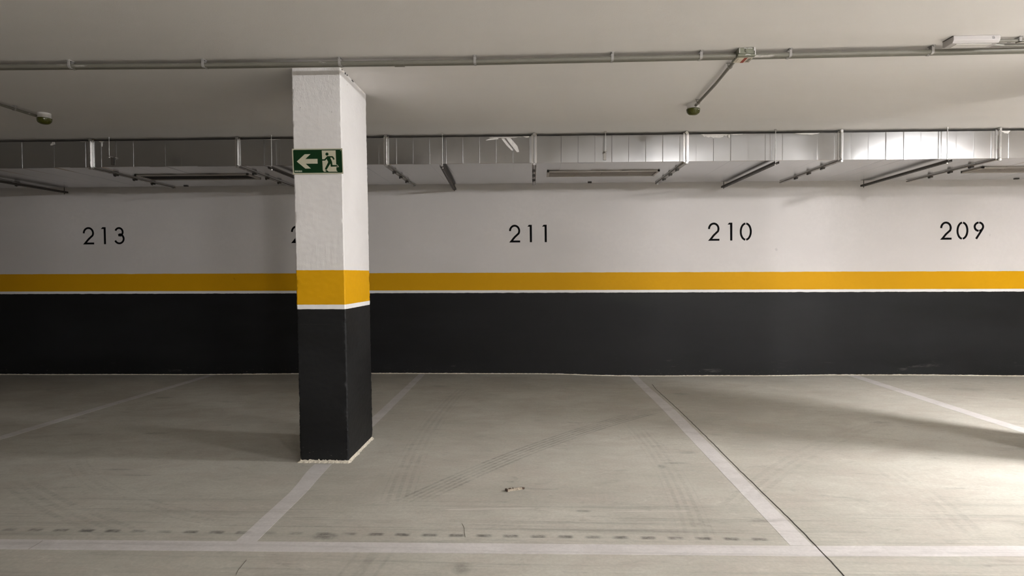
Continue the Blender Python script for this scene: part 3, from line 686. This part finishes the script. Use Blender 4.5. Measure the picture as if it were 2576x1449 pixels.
# inlet grilles in the underside
def grille(xa, xb, pan):
    g = MB(); z0, z1 = DZ0-.013, DZ0+.001; ga, gb = 6.04, 6.34
    g.box(xa, xb, ga, ga+.022, z0, z1).box(xa, xb, gb-.022, gb, z0, z1).box(xa, xa+.022, ga, gb, z0, z1).box(xb-.022, xb, ga, gb, z0, z1)
    g_ = g.build('grille', M['grille'], duct, bevel=.0015)
    # dark strip stands in for the shadow line in the wavy lip gap
    MB().ribbon([(xa+(xb-xa)*i/24, z1+.0005+.003*abs(math.sin(i*math.pi/8))) for i in range(25)], .004, lambda a, b, t: (a, t, b), ga-.006, ga-.001).build('gap_shade', M['void'], g_)
    nb = 4; wdt = (xb-xa-.044)/nb
    for i in range(nb):
        a = xa+.022+i*wdt; mb = MB().box(a+.002, a+wdt-.002, ga+.022, gb-.022, z1-.004, z1)
        for j in range(7): y = ga+.035+j*.034; mb.box(a+.004, a+wdt-.004, y, y+.006, z1-.009, z1-.003)
        mb.build('louvre_panel', pan, g_)
grille(0.135, 1.262, M['blade']); grille(-4.125, -2.93, M['cleat']); grille(4.40, 5.50, M['blade'])
for x in (0.634, -4.04, 5.33): MB().box(x-.02, x+.022, 6.80, 6.83, DZ0-.008, DZ0+.001).build('drip_tab', M['cleat'], duct)
# plaster splashed on the duct's front
def splash(polys):
    mb = MB()
    for pts in polys: mb.prism(pts, lambda a, b, t: (a, t, b), DY0-.0024, DY0+.003)
    return mb.build('plaster_splash', M['smear'], duct)
def rag(xa, xb, ztop, depth, n, seed):
    top = [(xa+(xb-xa)*i/n, ztop) for i in range(n+1)]; bot = []
    for i in range(n, -1, -1):
        t = i/n; d = depth*(math.sin(math.pi*t)**.6)*(.75+.8*noise.noise(Vector((i*1.7, seed, 0)))); bot.append((xa+(xb-xa)*t, ztop-max(.002, d)))
    return top+bot
ZT = DZ1-.001
splash([rag(-.10, .02-.1+.05, ZT, .016, 8, 1), rag(-.42, -.10, ZT-.004, .016, 14, 2),
        [(-.26, ZT-.01), (-.22, ZT-.01), (-.15, 2.405), (-.135, 2.352), (-.155, 2.349), (-.20, 2.405), (-.235, 2.45)],
        [(-.30, ZT-.02), (-.275, ZT-.02), (-.19, 2.37), (-.20, 2.362), (-.25, 2.41)],
        [(-.45, 2.462), (-.41, ZT-.018), (-.33, ZT-.012), (-.33, ZT-.024), (-.40, ZT-.030)]])
splash([rag(1.545, 1.80, ZT, .045, 18, 3), rag(1.80, 1.93, ZT, .014, 9, 4), [(1.790, ZT), (1.812, ZT), (1.808, 2.462), (1.796, 2.462)]])
splash([rag(2.40, 2.62, ZT, .018, 12, 5)])
splash([[(-4.72, 2.468), (-4.66, 2.470), (-4.63, 2.480), (-4.625, ZT-.002), (-4.605, ZT-.002), (-4.60, 2.474), (-4.62, 2.462), (-4.68, 2.458), (-4.71, 2.460)], rag(-4.35, -4.30, ZT, .006, 6, 6)])
splash([[(-4.165, ZT), (-4.115, ZT), (-4.132, 2.483), (-4.134, 2.445), (-4.142, 2.445), (-4.144, 2.483)], rag(-2.56, -2.40, ZT, .006, 9, 7)])
splash([rag(4.24, 4.32, ZT, .03, 8, 9)])

# hangers
def hanger(x, rail, lab, xb=None):
    xb = x if xb is None else xb
    t_ = thing('duct_hanger', (x, 5.555, ZC), lab, 'hanger', 'rod hangers holding the duct')
    yr = 5.555; zb = 2.200 if rail else 2.330
    MB().tube((x, yr, zb), (x, yr, ZC), .0042, 10).build('threaded_rod', M['zinc'], t_, smooth=True)
    MB().tube((x, yr, ZC-.016), (x, yr, ZC-.001), .009, 6).build('ceiling_anchor', M['zinc'], t_)
    if rail:
        ya_, yb_ = 5.515, 7.055; za = 2.206; hw = .0195; sk = (xb-x)/(yb_-ya_)
        q = lambda a, y: x+a+sk*(y-ya_)
        r_ = MB()
        def sb(a0, a1, y0, y1, z0, z1):
            vs = [(q(a, y), y, z) for z in (z0, z1) for y in (y0, y1) for a in (a0, a1)]
            r_.add(vs, [(0, 2, 3, 1), (4, 5, 7, 6), (0, 1, 5, 4), (2, 6, 7, 3), (0, 4, 6, 2), (1, 3, 7, 5)])
        sb(-hw, -hw+.0025, ya_, yb_, za, za+.021); sb(hw-.0025, hw, ya_, yb_, za, za+.021)
        sb(-hw, -.006, ya_, yb_, za, za+.0025); sb(.006, hw, ya_, yb_, za, za+.0025); y = ya_
        while y < yb_: sb(-.006, .006, y, min(y+.018, yb_), za, za+.0025); y += .046
        r_.build('slotted_rail', M['rail'], t_)
        MB().tube((x, yr, za-.010), (x, yr, za-.001), .0085, 6).build('nut', M['zinc'], t_)
        xr = q(0, 7.02); MB().tube((xr, 7.02, 2.190), (xr, 7.02, ZC), .0042, 8).build('threaded_rod', M['rail'], t_)
    else:
        MB().box(x-.013, x+.013, yr-.012, DY0-.0045, 2.337, 2.345).box(x-.013, x+.013, DY0-.0075, DY0-.0035, 2.268, 2.345).build('side_bracket', M['bar'], t_)
        MB().tube((x, yr, 2.328), (x, yr, 2.337), .0085, 6).build('nut', M['zinc'], t_)
hanger(-5.72, True, 'rod hanger whose dark rail juts past the duct at the far left edge', -5.66)
hanger(-4.033, False, 'plain short rod and bracket on the dark left end of the duct')
hanger(-2.466, True, 'rod hanger whose dark rail disappears behind the column')
hanger(-0.848, True, 'rod hanger with slotted rail just right of the column', -0.935)
hanger(0.662, False, 'plain short rod and bracket above the long grille, centre of the duct')
hanger(2.206, True, 'rod hanger with slotted rail left of the brightest duct panels', 2.20)
hanger(3.734, True, 'rod hanger with slotted rail at the right, beyond the brightest duct panels', 3.79)

# ------------------------------------------------------------------ litter on the floor
lt = thing('litter_scrap', (-.112, 3.315, 0), 'small crumpled brown and cream scrap lying on the floor of bay 211', 'litter')
def lf(a, b, t):
    ca, sa = math.cos(math.radians(24)), math.sin(math.radians(24)); return (-.112+a*ca-b*sa, 3.315+a*sa+b*ca, t)
nn = 9; vs = []; fs = []
for i in range(nn):
    a = -.046+.092*i/(nn-1)
    for j in range(4):
        b = -.012+.024*j/3; vs.append(lf(a, b, .004+.0045*abs(noise.noise(Vector((i*1.3, j*1.9, 4))))+(.006 if j in (1, 2) else 0)))
for i in range(nn):
    a = -.046+.092*i/(nn-1)
    for j in range(4): vs.append(lf(a, -.012+.024*j/3, .001))
for i in range(nn-1):
    for j in range(3): k = i*4+j; fs += [(k, k+4, k+5, k+1), (k+36, k+37, k+41, k+40)]
    fs += [(i*4, i*4+36, i*4+40, i*4+4), (i*4+3, i*4+7, i*4+43, i*4+39)]
fs += [(0, 1, 2, 3, 39, 38, 37, 36), (32, 68, 69, 70, 71, 35, 34, 33)]
MB().add(vs, fs).build('wrapper', M['litter'], lt)
MB().prism([(-.050, -.013), (-.044, -.014), (-.043, .011), (-.051, .012)], lf, .001, .013).build('burnt_end', M['litter_brown'], lt)
MB().prism([(.040, -.010), (.052, -.012), (.060, -.006), (.044, .012)], lf, .001, .009).build('torn_end', M['litter_brown'], lt)
MB().prism([(-.035, -.006), (-.022, -.007), (-.020, .004), (-.033, .005)], lf, .012, .0145).prism([(-.012, -.004), (-.006, -.004), (-.005, .005), (-.011, .005)], lf, .0115, .014).build('brown_print', M['litter_brown'], lt)

# ------------------------------------------------------------------ lamps of the garage
WHERE = ('just beyond the right edge, in front of the second column', 'over the lane to the right of the camera', 'over the lane behind the camera', 'far behind the camera, near the opposite wall')
for (lx, ly, ln, ax, st), wh in zip(LAMPS, WHERE):
    e = em.copy(); e.name = 'lamp_diffuser'; nt = e.node_tree; nt.nodes.clear()
    out = nt.nodes.new('ShaderNodeOutputMaterial'); ee = nt.nodes.new('ShaderNodeEmission'); ee.inputs[0].default_value = LAMP_COL; ee.inputs[1].default_value = st
    nt.links.new(ee.outputs[0], out.inputs[0])
    t_ = thing('ceiling_lamp', (lx, ly, ZC), 'lit tubular ceiling lamp '+wh, 'light', 'lit garage lamps outside the picture')
    fn = (lambda a, b, t: (lx+a, ly+t, b)) if ax == 'Y' else (lambda a, b, t: (lx+t, ly+a, b))
    h = ln/2; n = 10
    MB().prism([(-.055, ZC-.0005), (.055, ZC-.0005), (.055, ZC-.016), (-.055, ZC-.016)], fn, -h-.02, h+.02).build('lamp_housing', M['housing'], t_)
    prf = [(-.045, ZC-.016)]+[(-.045*math.cos(math.pi*i/n), ZC-.070-.035*math.sin(math.pi*i/n)) for i in range(n+1)]+[(.045, ZC-.016)]
    MB().prism(prf, fn, -h, h).build('diffuser', e, t_)
    for s_ in (-1, 1): MB().prism([(a*1.1, b if k in (0, len(prf)-1) else ZC-(ZC-b)*1.03) for k, (a, b) in enumerate(prf)], fn, s_*h, s_*(h+.02)).build('end_cap', M['housing'], t_)
